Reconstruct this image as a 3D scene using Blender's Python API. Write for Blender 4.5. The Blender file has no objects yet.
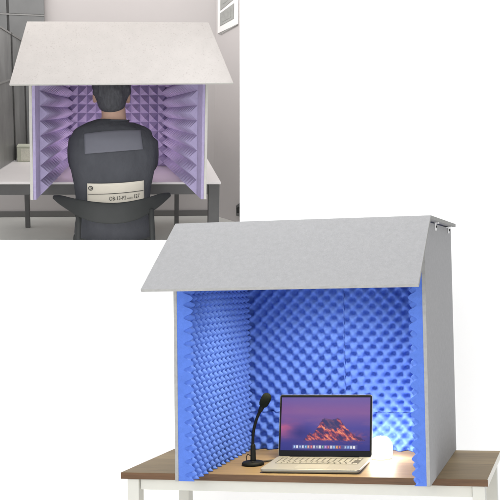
import bpy, bmesh, math, random
from mathutils import Vector, Matrix, noise
from mathutils.bvhtree import BVHTree

random.seed(7)
S = bpy.context.scene
COL = S.collection

# ------------------------------------------------------------------ camera
CAM = Vector((1.30718, -3.07947, 0.65679))
F, PX, PY = 1003.56, 376.12, 215.92          # focal length and principal point (photo pixels, 500 wide)
YAW, PITCH, ROLL = -0.20093, 0.05685, -0.02144
fwd = Vector((math.sin(YAW) * math.cos(PITCH), math.cos(YAW) * math.cos(PITCH), math.sin(PITCH)))
r0 = Vector((math.cos(YAW), -math.sin(YAW), 0))
u0 = r0.cross(fwd)
cr = r0 * math.cos(ROLL) + u0 * math.sin(ROLL)
cu = -r0 * math.sin(ROLL) + u0 * math.cos(ROLL)
cam_data = bpy.data.cameras.new('camera')
cam = bpy.data.objects.new('camera', cam_data)
COL.objects.link(cam)
cam.matrix_world = Matrix.Translation(CAM) @ Matrix((cr, cu, -fwd)).transposed().to_4x4()
cam_data.sensor_width = 36
cam_data.lens = F / 500 * 36
cam_data.shift_x = 0.5 - PX / 500
cam_data.shift_y = PY / 500 - 0.5
cam_data.clip_start = 0.05
cam_data.clip_end = 100
S.camera = cam

# ------------------------------------------------------------------ studio light
wd = bpy.data.worlds.new('World')
S.world = wd
wd.use_nodes = True
nt = wd.node_tree
bg = nt.nodes['Background']
tc = nt.nodes.new('ShaderNodeTexCoord')
sx = nt.nodes.new('ShaderNodeSeparateXYZ')
rx = nt.nodes.new('ShaderNodeMapRange')
rx.interpolation_type = 'SMOOTHSTEP'
rx.inputs['From Min'].default_value = 0.45
rx.inputs['From Max'].default_value = 0.85
rx.inputs['To Min'].default_value = 1.12
rx.inputs['To Max'].default_value = 0.62      # the right-hand side of the studio is darker
nt.links.new(tc.outputs['Generated'], sx.inputs[0])
nt.links.new(sx.outputs['X'], rx.inputs['Value'])
nt.links.new(rx.outputs[0], bg.inputs['Strength'])
bg.inputs['Color'].default_value = (1, 1, 1, 1)


HEAD_L = YAW + math.atan((119 - PX) / F)          # heading of the backdrop, used to aim the lamp added to whiten it
hd_light = Vector((math.sin(HEAD_L), math.cos(HEAD_L), 0))
hr_light = Vector((math.cos(HEAD_L), -math.sin(HEAD_L), 0))


def area(name, loc, target, size, power, color=(1, 1, 1)):
    d = bpy.data.lights.new(name, 'AREA')
    d.shape = 'SQUARE'
    d.size = size
    d.energy = power
    d.color = color
    o = bpy.data.objects.new(name, d)
    COL.objects.link(o)
    o.location = loc
    o.rotation_euler = (Vector(target) - Vector(loc)).to_track_quat('-Z', 'Y').to_euler()
    return o


area('softbox_key', (0.2, -3.7, 1.0), (0.4, 0.3, 0.35), 2.0, 62)

_bl = CAM + hd_light * 3.62 + hr_light * 0.85
area('backdrop_light', (_bl.x, _bl.y, 1.85), CAM + hd_light * 4.3 + hr_light * 0.95 + Vector((0, 0, -0.55)), 1.1, 9)  # added lamp that lifts grey shading off the backdrop

S.view_settings.view_transform = 'Standard'
S.view_settings.look = 'None'
S.view_settings.exposure = 0
S.view_settings.gamma = 1
S.cycles.use_denoising = True
S.cycles.max_bounces = 8
S.cycles.diffuse_bounces = 5


# ------------------------------------------------------------------ materials
def mat(name, color, rough=0.7, mottle=0.0, mscale=30, bump=0.0, bscale=400, metal=0.0, spec=0.3, speck=None, emit=None, stretch=(1, 1, 1), coat=0, bdist=0.002):
    m = bpy.data.materials.new(name)
    m.use_nodes = True
    t = m.node_tree
    b = t.nodes['Principled BSDF']
    b.inputs['Base Color'].default_value = (*color, 1)
    b.inputs['Roughness'].default_value = rough
    b.inputs['Metallic'].default_value = metal
    b.inputs['Specular IOR Level'].default_value = spec
    b.inputs['Coat Weight'].default_value = coat
    co = t.nodes.new('ShaderNodeTexCoord')
    mp = t.nodes.new('ShaderNodeMapping')
    mp.inputs['Scale'].default_value = stretch
    t.links.new(co.outputs['Object'], mp.inputs[0])
    last = None
    if mottle:
        n = t.nodes.new('ShaderNodeTexNoise')
        n.inputs['Scale'].default_value = mscale
        n.inputs['Detail'].default_value = 6
        n.inputs['Roughness'].default_value = 0.65
        t.links.new(mp.outputs[0], n.inputs['Vector'])
        r = t.nodes.new('ShaderNodeMapRange')
        r.inputs['From Min'].default_value = 0.3
        r.inputs['From Max'].default_value = 0.7
        r.inputs['To Min'].default_value = 1 - mottle
        r.inputs['To Max'].default_value = 1 + mottle
        t.links.new(n.outputs['Fac'], r.inputs['Value'])
        v = t.nodes.new('ShaderNodeVectorMath')
        v.operation = 'SCALE'
        v.inputs[0].default_value = color
        t.links.new(r.outputs[0], v.inputs['Scale'])
        last = v.outputs[0]
    if speck:
        sc, thr, col, amt = speck
        n = t.nodes.new('ShaderNodeTexNoise')
        n.inputs['Scale'].default_value = sc
        n.inputs['Detail'].default_value = 3
        t.links.new(mp.outputs[0], n.inputs['Vector'])
        r = t.nodes.new('ShaderNodeMapRange')
        r.inputs['From Min'].default_value = thr
        r.inputs['From Max'].default_value = thr + 0.08
        r.inputs['To Min'].default_value = 0
        r.inputs['To Max'].default_value = amt
        t.links.new(n.outputs['Fac'], r.inputs['Value'])
        x = t.nodes.new('ShaderNodeMix')
        x.data_type = 'RGBA'
        if last:
            t.links.new(last, x.inputs['A'])
        else:
            x.inputs['A'].default_value = (*color, 1)
        x.inputs['B'].default_value = (*col, 1)
        t.links.new(r.outputs[0], x.inputs['Factor'])
        last = x.outputs['Result']
    if last:
        t.links.new(last, b.inputs['Base Color'])
    if bump:
        n = t.nodes.new('ShaderNodeTexNoise')
        n.inputs['Scale'].default_value = bscale
        n.inputs['Detail'].default_value = 4
        t.links.new(mp.outputs[0], n.inputs['Vector'])
        bp = t.nodes.new('ShaderNodeBump')
        bp.inputs['Strength'].default_value = bump
        bp.inputs['Distance'].default_value = bdist
        t.links.new(n.outputs['Fac'], bp.inputs['Height'])
        t.links.new(bp.outputs[0], b.inputs['Normal'])
    if emit:
        b.inputs['Emission Color'].default_value = (*emit[0], 1)
        b.inputs['Emission Strength'].default_value = emit[1]
    return m


def wood_material(name, light, dark, seam_pitch):
    """Laminate of long boards: grain runs along X, boards change tone every seam_pitch in Y."""
    m = bpy.data.materials.new(name)
    m.use_nodes = True
    t = m.node_tree
    b = t.nodes['Principled BSDF']
    b.inputs['Roughness'].default_value = 0.5
    b.inputs['Specular IOR Level'].default_value = 0.2
    co = t.nodes.new('ShaderNodeTexCoord')
    mp = t.nodes.new('ShaderNodeMapping')
    mp.inputs['Scale'].default_value = (1.6, 26, 26)
    t.links.new(co.outputs['Object'], mp.inputs[0])
    n = t.nodes.new('ShaderNodeTexNoise')
    n.inputs['Scale'].default_value = 3.0
    n.inputs['Detail'].default_value = 8
    n.inputs['Roughness'].default_value = 0.68
    n.inputs['Distortion'].default_value = 0.6
    t.links.new(mp.outputs[0], n.inputs['Vector'])
    # board index
    sp = t.nodes.new('ShaderNodeSeparateXYZ')
    t.links.new(co.outputs['Object'], sp.inputs[0])
    dv = t.nodes.new('ShaderNodeMath')
    dv.operation = 'DIVIDE'
    dv.inputs[1].default_value = seam_pitch
    t.links.new(sp.outputs['Y'], dv.inputs[0])
    fl = t.nodes.new('ShaderNodeMath')
    fl.operation = 'FLOOR'
    t.links.new(dv.outputs[0], fl.inputs[0])
    wn = t.nodes.new('ShaderNodeTexWhiteNoise')
    wn.noise_dimensions = '1D'
    t.links.new(fl.outputs[0], wn.inputs['W'])
    ad = t.nodes.new('ShaderNodeMath')
    ad.operation = 'MULTIPLY_ADD'
    ad.inputs[1].default_value = 0.45
    t.links.new(wn.outputs['Value'], ad.inputs[0])
    t.links.new(n.outputs['Fac'], ad.inputs[2])
    r = t.nodes.new('ShaderNodeMapRange')
    r.inputs['From Min'].default_value = 0.4
    r.inputs['From Max'].default_value = 1.0
    t.links.new(ad.outputs[0], r.inputs['Value'])
    x = t.nodes.new('ShaderNodeMix')
    x.data_type = 'RGBA'
    x.inputs['A'].default_value = (*dark, 1)
    x.inputs['B'].default_value = (*light, 1)
    t.links.new(r.outputs[0], x.inputs['Factor'])
    t.links.new(x.outputs['Result'], b.inputs['Base Color'])
    bp = t.nodes.new('ShaderNodeBump')
    bp.inputs['Strength'].default_value = 0.15
    bp.inputs['Distance'].default_value = 0.001
    t.links.new(n.outputs['Fac'], bp.inputs['Height'])
    t.links.new(bp.outputs[0], b.inputs['Normal'])
    return m


def vcol_emission(name, strength):
    m = bpy.data.materials.new(name)
    m.use_nodes = True
    t = m.node_tree
    b = t.nodes['Principled BSDF']
    a = t.nodes.new('ShaderNodeVertexColor')
    a.layer_name = 'Col'
    b.inputs['Base Color'].default_value = (0.01, 0.01, 0.012, 1)
    b.inputs['Roughness'].default_value = 0.35
    b.inputs['Specular IOR Level'].default_value = 0.03
    t.links.new(a.outputs['Color'], b.inputs['Emission Color'])
    b.inputs['Emission Strength'].default_value = strength
    return m


M = {
    'backdrop': mat('white_backdrop_paper', (0.97, 0.97, 0.97), 0.95, spec=0.0),
    'felt': mat('grey_felt', (0.405, 0.405, 0.413), 0.95, 0.06, 70, 0.8, 900, spec=0.05, speck=(260, 0.58, (0.47, 0.47, 0.48), 0.5)),
    'felt_edge': mat('grey_felt_cut_edge', (0.36, 0.36, 0.35), 0.95, 0.10, 60, 0.6, 900, spec=0.05),
    'foam': mat('blue_acoustic_foam', (0.100, 0.192, 0.61), 0.97, 0.07, 60, 0.9, 420, spec=0.0, speck=(520, 0.60, (0.06, 0.125, 0.45), 0.45)),
    'wood': wood_material('walnut_laminate', (0.315, 0.232, 0.122), (0.172, 0.121, 0.062), 0.1035),
    'wood_edge': mat('walnut_edge_band', (0.115, 0.062, 0.031), 0.5, 0.30, 5, 0.2, 60, stretch=(1, 14, 14)),
    'pale_edge': mat('pale_edge_band', (0.72, 0.70, 0.64), 0.5, 0.04, 20),
    'frame': mat('off_white_steel', (0.55, 0.55, 0.505), 0.45, 0.03, 8, 0.08, 200, spec=0.4),
    'clip': mat('clear_white_clip', (0.9, 0.9, 0.9), 0.25, spec=0.5),
    'screw': mat('dark_screw', (0.03, 0.03, 0.03), 0.4, metal=0.6),
    'black': mat('black_plastic', (0.010, 0.011, 0.010), 0.55, bump=0.1, bscale=500, spec=0.12),
    'grille': mat('black_foam_windscreen', (0.010, 0.013, 0.009), 0.95, 0.4, 300, 0.9, 900, spec=0.1),
    'alu': mat('champagne_aluminium', (0.27, 0.268, 0.235), 0.42, 0.02, 40, metal=0.2, spec=0.5),
    'keys': mat('grey_key_caps', (0.25, 0.248, 0.22), 0.5),
    'keywell': mat('keyboard_tray', (0.075, 0.074, 0.062), 0.6),
    'pad': mat('trackpad_glass', (0.29, 0.288, 0.25), 0.35, metal=0.1),
    'bezel': mat('black_bezel_glass', (0.006, 0.007, 0.009), 0.45, spec=0.06),
    'screen': vcol_emission('lit_screen', 1.12),
    'lamp': mat('glowing_lamp_globe', (0.9, 0.88, 0.84), 0.4, emit=((1.0, 0.91, 0.79), 62.0)),
    'cable': mat('dark_cable', (0.06, 0.055, 0.045), 0.5),
}

# ------------------------------------------------------------------ object helpers
def tag(o, label=None, cat=None, group=None, kind=None):
    if label:
        o['label'] = label
    if cat:
        o['category'] = cat
    if group:
        o['group'] = group
    if kind:
        o['kind'] = kind
    return o


def empty(name, loc, label, cat, rot=None, group=None):
    o = bpy.data.objects.new(name, None)
    o.empty_display_size = 0.05
    COL.objects.link(o)
    m = Matrix.Translation(Vector(loc))
    if rot is not None:
        m = m @ rot.to_4x4()
    o.matrix_world = m
    return tag(o, label, cat, group)


def mesh_obj(name, bm, material, parent=None, smooth=False, label=None, origin=None):
    """Link a bmesh as one object; with origin the vertices are moved so they are local to the parent's base."""
    if origin is not None:
        bmesh.ops.translate(bm, verts=bm.verts, vec=-Vector(origin))
    bmesh.ops.recalc_face_normals(bm, faces=bm.faces)
    me = bpy.data.meshes.new(name)
    bm.to_mesh(me)
    bm.free()
    for mm in (material if isinstance(material, (list, tuple)) else [material]):
        me.materials.append(mm)
    if smooth:
        for p in me.polygons:
            p.use_smooth = True
    o = bpy.data.objects.new(name, me)
    COL.objects.link(o)
    if parent is not None:
        o.parent = parent
    if label:
        o['label'] = label
    return o


def hexa(bm, c, bevel=0.0, seg=2, mi=0):
    """Box from eight corners: bottom ring 0-3, top ring 4-7."""
    vs = [bm.verts.new(p) for p in c]
    fs = [bm.faces.new([vs[i] for i in f]) for f in ((3, 2, 1, 0), (4, 5, 6, 7), (0, 1, 5, 4), (1, 2, 6, 5), (2, 3, 7, 6), (3, 0, 4, 7))]
    for f in fs:
        f.material_index = mi
    if bevel:
        es = list({e for f in fs for e in f.edges})
        r = bmesh.ops.bevel(bm, geom=es, offset=bevel, segments=seg, profile=0.5, affect='EDGES')
        for f in r['faces']:
            f.material_index = mi
    return vs


def box(bm, lo, hi, bevel=0.0, mi=0, seg=2):
    x0, y0, z0 = lo
    x1, y1, z1 = hi
    return hexa(bm, [(x0, y0, z0), (x1, y0, z0), (x1, y1, z0), (x0, y1, z0), (x0, y0, z1), (x1, y0, z1), (x1, y1, z1), (x0, y1, z1)], bevel, seg, mi)


def prism(bm, poly, vec, bevel=0.0):
    """Extrude a planar polygon by vec."""
    a = [bm.verts.new(p) for p in poly]
    b = [bm.verts.new(Vector(p) + Vector(vec)) for p in poly]
    n = len(a)
    fs = [bm.faces.new(a[::-1]), bm.faces.new(b)]
    for i in range(n):
        fs.append(bm.faces.new((a[i], a[(i + 1) % n], b[(i + 1) % n], b[i])))
    if bevel:
        bmesh.ops.bevel(bm, geom=list({e for f in fs for e in f.edges}), offset=bevel, segments=2, profile=0.5, affect='EDGES')


def tube(bm, pts, radii, n=16, ellipse=None, side=None):
    """Loft rings along pts; ellipse = (a, b) factors along the side axis and the other one."""
    pts = [Vector(p) for p in pts]
    if not isinstance(radii, (list, tuple)):
        radii = [radii] * len(pts)
    rings = []
    ref = Vector(side) if side else None
    for i, p in enumerate(pts):
        t = (pts[min(i + 1, len(pts) - 1)] - pts[max(i - 1, 0)]).normalized()
        if ref is None:
            ref = Vector((1, 0, 0)) if abs(t.x) < 0.8 else Vector((0, 1, 0))
        a = (ref - t * ref.dot(t)).normalized()
        b = t.cross(a)
        if side is None:
            ref = a
        ra = radii[i]
        if isinstance(ra, (int, float)):
            ra = (ra, ra)
        rings.append([bm.verts.new(p + a * ra[0] * math.cos(2 * math.pi * k / n) + b * ra[1] * math.sin(2 * math.pi * k / n)) for k in range(n)])
    for r1, r2 in zip(rings, rings[1:]):
        for k in range(n):
            bm.faces.new((r1[k], r1[(k + 1) % n], r2[(k + 1) % n], r2[k]))
    bm.faces.new(rings[0][::-1])
    bm.faces.new(rings[-1])


def ball(bm, c, r, seg=24):
    r = Vector(r) if not isinstance(r, (int, float)) else Vector((r, r, r))
    bmesh.ops.create_uvsphere(bm, u_segments=seg, v_segments=seg // 2, radius=1.0,
                              matrix=Matrix.Translation(Vector(c)) @ Matrix.Diagonal((*r, 1)))


def lathe(bm, c, profile, n=40):
    rings = []
    for r, z in profile:
        rings.append([bm.verts.new((c[0] + r * math.cos(2 * math.pi * k / n), c[1] + r * math.sin(2 * math.pi * k / n), c[2] + z)) for k in range(n)])
    for a, b in zip(rings, rings[1:]):
        for k in range(n):
            bm.faces.new((a[k], a[(k + 1) % n], b[(k + 1) % n], b[k]))
    bm.faces.new(rings[0][::-1])
    bm.faces.new(rings[-1])


def catmull(pts, n=8):
    P = [Vector(p) for p in pts]
    out = []
    for i in range(len(P) - 1):
        p0, p1, p2, p3 = P[max(i - 1, 0)], P[i], P[i + 1], P[min(i + 2, len(P) - 1)]
        for k in range(n):
            t = k / n
            out.append(0.5 * ((2 * p1) + (p2 - p0) * t + (2 * p0 - 5 * p1 + 4 * p2 - p3) * t * t + (3 * p1 - p0 - 3 * p2 + p3) * t ** 3))
    out.append(P[-1])
    return out


def remeshed(name, bm, material, parent, voxel, smooth_it=4, origin=None, label=None):
    """One continuous skin from overlapping lofts."""
    o = mesh_obj(name, bm, material, parent, True, label, origin)
    md = o.modifiers.new('remesh', 'REMESH')
    md.mode = 'VOXEL'
    md.voxel_size = voxel
    md.use_smooth_shade = True
    sm = o.modifiers.new('smooth', 'SMOOTH')
    sm.iterations = smooth_it
    sm.factor = 0.5
    dg = bpy.context.evaluated_depsgraph_get()
    me = bpy.data.meshes.new_from_object(o.evaluated_get(dg))
    o.modifiers.clear()
    o.data = me
    for p in me.polygons:
        p.use_smooth = True
    return o


# ================================================================== SETTING
# White studio sweep: a vertical backdrop turned to face the camera, with an opening added at the inset picture's image pixels to crop the office.
HEAD = YAW + math.atan((119 - PX) / F)
hd = Vector((math.sin(HEAD), math.cos(HEAD), 0))
hr = Vector((math.cos(HEAD), -math.sin(HEAD), 0))
DW = 4.30                                          # backdrop distance along the heading


def pray(x, y):
    return (cr * ((x - PX) / F) - cu * ((y - PY) / F) + fwd)


def wall_pt(x, y):
    d = pray(x, y)
    return CAM + d * (DW / d.dot(hd))


def wall_uv(p):
    q = p - CAM
    return (q.dot(hr), q.z)


FLOOR_Z = -0.74
inner = [wall_uv(wall_pt(*q)) for q in ((-9, 240), (240, 240), (240, -9), (-9, -9))]
outer = [(-2.2, FLOOR_Z - CAM.z - 0.02), (2.5, FLOOR_Z - CAM.z - 0.02), (2.5, 2.75), (-2.2, 2.75)]
bm = bmesh.new()
layers = []
for dd in (0.0, 0.012):
    o_ = [bm.verts.new(CAM + hd * (DW + dd) + hr * a + Vector((0, 0, b))) for a, b in outer]
    i_ = [bm.verts.new(CAM + hd * (DW + dd) + hr * a + Vector((0, 0, b))) for a, b in inner]
    layers.append((o_, i_))
for k in range(4):
    j = (k + 1) % 4
    (o0, i0), (o1, i1) = layers
    bm.faces.new((o0[k], o0[j], i0[j], i0[k]))
    bm.faces.new((o1[k], i1[k], i1[j], o1[j]))
    bm.faces.new((o0[k], o1[k], o1[j], o0[j]))
    bm.faces.new((i0[k], i0[j], i1[j], i1[k]))
tag(mesh_obj('backdrop_wall', bm, M['backdrop']), kind='structure')
bm = bmesh.new()
box(bm, (-6, -6, FLOOR_Z - 0.05), (6, 7, FLOOR_Z))
tag(mesh_obj('studio_floor', bm, M['backdrop']), kind='structure')

# ================================================================== DESK IN FRONT
DX0, DX1, DY0, DY1, DT = -0.2487, 0.995, 0.1249, 0.6357, 0.022
desk = empty('desk', ((DX0 + DX1) / 2, (DY0 + DY1) / 2, FLOOR_Z),
             'walnut topped desk with off white steel legs under the blue foam booth', 'desk')
O = desk.location.copy()
bm = bmesh.new()
box(bm, (DX0, DY0 + 0.0015, -DT), (DX1 - 0.0015, DY1, 0), 0.0008)
top = mesh_obj('desk_top', bm, M['wood'], desk, origin=O)
bm = bmesh.new()
box(bm, (DX0, DY0, -DT), (DX1, DY0 + 0.0014, -0.0006))
mesh_obj('front_edge_band', bm, M['wood_edge'], desk, origin=O)
bm = bmesh.new()
box(bm, (DX1 - 0.0014, DY0 + 0.0016, -DT), (DX1 + 0.001, DY1, -0.0006))
mesh_obj('side_edge_band', bm, M['pale_edge'], desk, origin=O)
for lx, ly in ((-0.229, DY0 + 0.008), (0.944, DY0 + 0.008), (-0.232, DY1 - 0.055), (0.942, DY1 - 0.055)):
    bm = bmesh.new()
    box(bm, (lx, ly, FLOOR_Z + 0.012), (lx + 0.041, ly + 0.041, -DT - 0.0005), 0.002)
    lg = mesh_obj('leg', bm, M['frame'], desk, origin=O)
    bm = bmesh.new()
    lathe(bm, (lx + 0.0205, ly + 0.0205, FLOOR_Z), [(0.014, 0), (0.016, 0.003), (0.016, 0.009), (0.008, 0.012)], 20)
    mesh_obj('foot', bm, M['black'], lg, True, origin=O)
bm = bmesh.new()
for ya in (DY0 + 0.018, DY1 - 0.042):
    box(bm, (-0.1865, ya, -0.060), (0.9425, ya + 0.022, -DT - 0.0005), 0.0015)
for xa in (-0.221, 0.954):
    box(bm, (xa, DY0 + 0.0505, -0.060), (xa + 0.022, DY1 - 0.0565, -DT - 0.0005), 0.0015)
mesh_obj('apron_frame', bm, M['frame'], desk, origin=O)

# ================================================================== BLUE FOAM BOOTH
W, WP, D, H, HY = 0.85, 0.8312, 0.65, 0.8337, 0.0225
T = 0.0115
booth = empty('sound_booth', (0.42, 0.33, 0), 'large grey felt desktop sound booth lined with blue egg crate foam, awning half lowered', 'sound booth')
O = booth.location.copy()
HT = H - T - 0.0055
for xa, xb in ((0.0, T), (WP - T, WP)):
    bm = bmesh.new()
    prism(bm, [(xa, 0, 0), (xa, D, 0), (xa, D, HT), (xa, 0.045, HT), (xa, 0, HT - 0.035)], (xb - xa, 0, 0), 0.0012)
    for f in bm.faces:
        if f.calc_center_median().y < 0.001:
            f.material_index = 1
    mesh_obj('side_panel', bm, [M['felt'], M['felt_edge']], booth, origin=O)
bm = bmesh.new()
box(bm, (T + 0.0005, D - T, 0), (WP - T - 0.0005, D, HT), 0.001)
mesh_obj('back_panel', bm, M['felt'], booth, origin=O)
bm = bmesh.new()
box(bm, (0, HY + 0.004, H - T), (W, D, H), 0.0012)
for f in bm.faces:
    if f.calc_center_median().x > W - 0.001:
        f.material_index = 1
mesh_obj('top_panel', bm, [M['felt'], M['felt_edge']], booth, origin=O)
# hinged awning: slopes forward and down from the front of the top panel
A_, B_ = 0.2488, 0.2116
bm = bmesh.new()
dirv = Vector((0, -(A_ + HY), -B_)).normalized()
nrm = Vector((0, dirv.z, -dirv.y)) * -1
nrm = Vector((0, -B_, (A_ + HY))).normalized()
p0, p1 = Vector((0, HY, H)), Vector((0, -A_, H - B_))
prism(bm, [p0, p1, p1 - nrm * 0.010, p0 - nrm * 0.010], (W, 0, 0), 0.0012)
for f in bm.faces:
    c = f.calc_center_median()
    if (c - Vector((W / 2, -A_, H - B_))).dot(dirv) > -0.002 or c.x < 0.002 or c.x > W - 0.002:
        f.material_index = 1
mesh_obj('awning', bm, [M['felt'], M['felt_edge']], booth, origin=O)
# two small clips on the right-hand side under the top panel
for yc, zl in ((0.232, 0.028), (0.565, 0.026)):
    bm = bmesh.new()
    box(bm, (WP + 0.0005, yc - 0.009, H - T - 0.0005 - zl), (WP + 0.0045, yc + 0.009, H - T - 0.001), 0.001)
    box(bm, (WP + 0.0046, yc - 0.009, H - T - 0.005), (WP + 0.014, yc + 0.009, H - T - 0.001), 0.001)
    cl = mesh_obj('clip', bm, M['clip'], booth, origin=O)
    bm = bmesh.new()
    bmesh.ops.create_cone(bm, cap_ends=True, segments=16, radius1=0.0042, radius2=0.0036, depth=0.003,
                          matrix=Matrix.Translation((WP + 0.006, yc + 0.002, H - T - zl * 0.55)) @ Matrix.Rotation(math.pi / 2, 4, 'Y'))
    mesh_obj('screw', bm, M['screw'], cl, True, origin=O)


# shallow LED panel under the top panel, throwing its light down on the desk
bm = bmesh.new()
box(bm, (0.20, 0.10, H - T - 0.020), (0.64, 0.30, H - T - 0.001), 0.002)
mesh_obj('led_panel', bm, M['clip'], booth, origin=O)
led = area('led_light', (0.42, 0.20, H - T - 0.022), (0.42, 0.24, 0), 0.26, 11, (1.0, 0.85, 0.56))
led.data.spread = math.radians(110)


def egg_crate(o, ua, va, na, w, h, base, amp, pitch=0.05, step=0.0042, ph=(0, 0), seed=0, ragged=True):
    """A convoluted foam sheet with origin o, in-plane axes ua and va and face normal na."""
    bm = bmesh.new()
    o, ua, va, na = Vector(o), Vector(ua), Vector(va), Vector(na)
    nu, nv = max(2, round(w / step)), max(2, round(h / step))
    front, back = [], []
    for j in range(nv + 1):
        fr, bk = [], []
        for i in range(nu + 1):
            u, v = w * i / nu, h * j / nv
            wob = noise.noise(Vector((u * 7 + seed, v * 7, seed * 1.7)))
            wob2 = noise.noise(Vector((u * 7, v * 7 + seed, 5 + seed)))
            a = math.cos(2 * math.pi * (u + 0.0016 * wob) / pitch + ph[0])
            b = math.cos(2 * math.pi * (v + 0.0016 * wob2) / pitch + ph[1])
            s = a * b
            s = 0.85 * s ** 0.9 if s > 0 else -1.4 * (-s) ** 1.0
            z = base + amp * s * (1 + 0.12 * wob)
            if ragged and i in (0, nu):            # knife-cut edges are a little ragged
                z += 0.0022 * noise.noise(Vector((v * 160, seed * 3.1, u)))
                u += 0.0012 * (0.5 + 0.5 * noise.noise(Vector((v * 110, seed * 2.3, 7 + u)))) * (1 if i == 0 else -1)
            fr.append(bm.verts.new(o + ua * u + va * v + na * z))
            bk.append(bm.verts.new(o + ua * u + va * v) if i in (0, nu) or j in (0, nv) else None)
        front.append(fr)
        back.append(bk)
    for j in range(nv):
        for i in range(nu):
            bm.faces.new((front[j][i], front[j][i + 1], front[j + 1][i + 1], front[j + 1][i])).smooth = True
    for j in range(nv):
        for i in (0, nu):
            bm.faces.new((front[j][i], front[j + 1][i], back[j + 1][i], back[j][i]))
    for i in range(nu):
        for j in (0, nv):
            bm.faces.new((front[j][i], front[j][i + 1], back[j][i + 1], back[j][i]))
    return bm


def foam(o, ua, va, na, w, h, base, amp, **k):
    bm = egg_crate(o, ua, va, na, w, h, base, amp, **k)
    return mesh_obj('foam_sheet', bm, M['foam'], booth, origin=O)


X, Y, Z = (1, 0, 0), (0, 1, 0), (0, 0, 1)
foam((T, 0.001, 0.001), Y, Z, X, D - T - 0.05, 0.785, 0.042, 0.0155, pitch=0.042, step=0.0035, seed=1, ph=(0.0, 0.2))
foam((WP - T, 0.001, 0.001), Y, Z, (-1, 0, 0), D - T - 0.05, 0.785, 0.034, 0.0125, pitch=0.045, seed=2, ph=(0.1, 1.0))
YB = D - T - 0.0005
NB = (0, -1, 0)
foam((T + 0.002, YB, 0.1422), X, Z, NB, 0.4148, 0.66, 0.042, 0.0165, seed=3, ph=(0.2, 0.4), ragged=False)
foam((0.4276, YB, 0.1422), X, Z, NB, WP - T - 0.002 - 0.4276, 0.66, 0.042, 0.0165, seed=4, ph=(2.0, 1.5), ragged=False)
foam((T + 0.002, YB, 0.001), X, Z, NB, WP - 2 * T - 0.004, 0.1405, 0.042, 0.0165, seed=5, ph=(1.0, 2.4), ragged=False)

# ================================================================== MICROPHONE
mic = empty('microphone', (0.165, 0.292, 0), 'black gooseneck desk microphone standing left of the laptop', 'microphone')
O = mic.location.copy()
bm = bmesh.new()
lathe(bm, (0.165, 0.292, 0), [(0.034, 0), (0.0385, 0.002), (0.0385, 0.008), (0.035, 0.012), (0.018, 0.015), (0.012, 0.0155)], 48)
base = mesh_obj('base', bm, M['black'], mic, True, origin=O)
bm = bmesh.new()
bmesh.ops.create_cone(bm, cap_ends=True, segments=20, radius1=0.0045, radius2=0.004, depth=0.003, matrix=Matrix.Translation((0.172, 0.268, 0.0145)))
mesh_obj('switch', bm, M['screw'], base, True, origin=O)
bm = bmesh.new()
lathe(bm, (0.1665, 0.290, 0.0155), [(0.0105, 0), (0.0098, 0.004), (0.0088, 0.05), (0.0080, 0.054), (0.0055, 0.057)], 24)
mesh_obj('stem', bm, M['black'], mic, True, origin=O)
neck = catmull([(0.1665, 0.290, 0.065), (0.1675, 0.288, 0.095), (0.1735, 0.284, 0.128), (0.186, 0.279, 0.163), (0.199, 0.275, 0.188)], 14)
bm = bmesh.new()
tube(bm, neck, [0.0050 + 0.0006 * (i % 2) for i in range(len(neck))], 14)
mesh_obj('gooseneck', bm, M['black'], mic, True, origin=O)
bm = bmesh.new()
ax = Vector((0.032, -0.006, 0.058)).normalized()
h0 = Vector((0.196, 0.276, 0.183))
tube(bm, [h0, h0 + ax * 0.010, h0 + ax * 0.020, h0 + ax * 0.026], [0.0055, 0.0078, 0.0088, 0.0088], 20)
mesh_obj('capsule_collar', bm, M['black'], mic, True, origin=O)
bm = bmesh.new()
h1 = h0 + ax * 0.024
prof = [(0.0, 0.007), (0.003, 0.0125), (0.010, 0.0158), (0.020, 0.0172), (0.032, 0.0174), (0.041, 0.0160), (0.047, 0.0125), (0.0505, 0.007), (0.0515, 0.002)]
tube(bm, [h1 + ax * a for a, _ in prof], [r for _, r in prof], 28)
mesh_obj('windscreen', bm, M['grille'], mic, True, origin=O)
bm = bmesh.new()
tube(bm, catmull([(0.180, 0.322, 0.006), (0.194, 0.345, 0.004), (0.212, 0.366, 0.0035), (0.240, 0.392, 0.0035), (0.275, 0.415, 0.0035), (0.33, 0.44, 0.0035), (0.45, 0.47, 0.0035)], 10), 0.0030, 8)
mesh_obj('cable', bm, M['cable'], mic, True, origin=O)
bm = bmesh.new()
tube(bm, catmull([(0.140, 0.300, 0.013), (0.134, 0.312, 0.022), (0.137, 0.318, 0.031), (0.146, 0.312, 0.030), (0.158, 0.300, 0.026)], 8), 0.0016, 8)
mesh_obj('wire_loop', bm, M['black'], mic, True, origin=O)

# ================================================================== LAPTOP
lap = empty('laptop', (0.400, 0.275, 0), 'open champagne laptop with a purple sunset island on its lit screen', 'laptop',
            Matrix.Rotation(math.radians(1.6), 3, 'Z'))
LW, LD = 0.338, 0.232


def chamfer_slab(bm, hw, hd_, z0, z1, inset, r=0.012, n=6):
    def ring(ins, z):
        out = []
        for cx, cy, a0 in ((hw - r, hd_ - r, 0), (-hw + r, hd_ - r, 90), (-hw + r, -hd_ + r, 180), (hw - r, -hd_ + r, 270)):
            for k in range(n + 1):
                a = math.radians(a0 + 90 * k / n)
                out.append(bm.verts.new((cx + (r - ins) * math.cos(a), cy + (r - ins) * math.sin(a), z)))
        return out
    rs = [ring(inset, z0), ring(0, z0 + (z1 - z0) * 0.45), ring(0, z1 - 0.0008), ring(0.0008, z1)]
    for a, b in zip(rs, rs[1:]):
        m_ = len(a)
        for k in range(m_):
            bm.faces.new((a[k], a[(k + 1) % m_], b[(k + 1) % m_], b[k]))
    bm.faces.new(rs[0][::-1])
    bm.faces.new(rs[-1])


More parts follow.
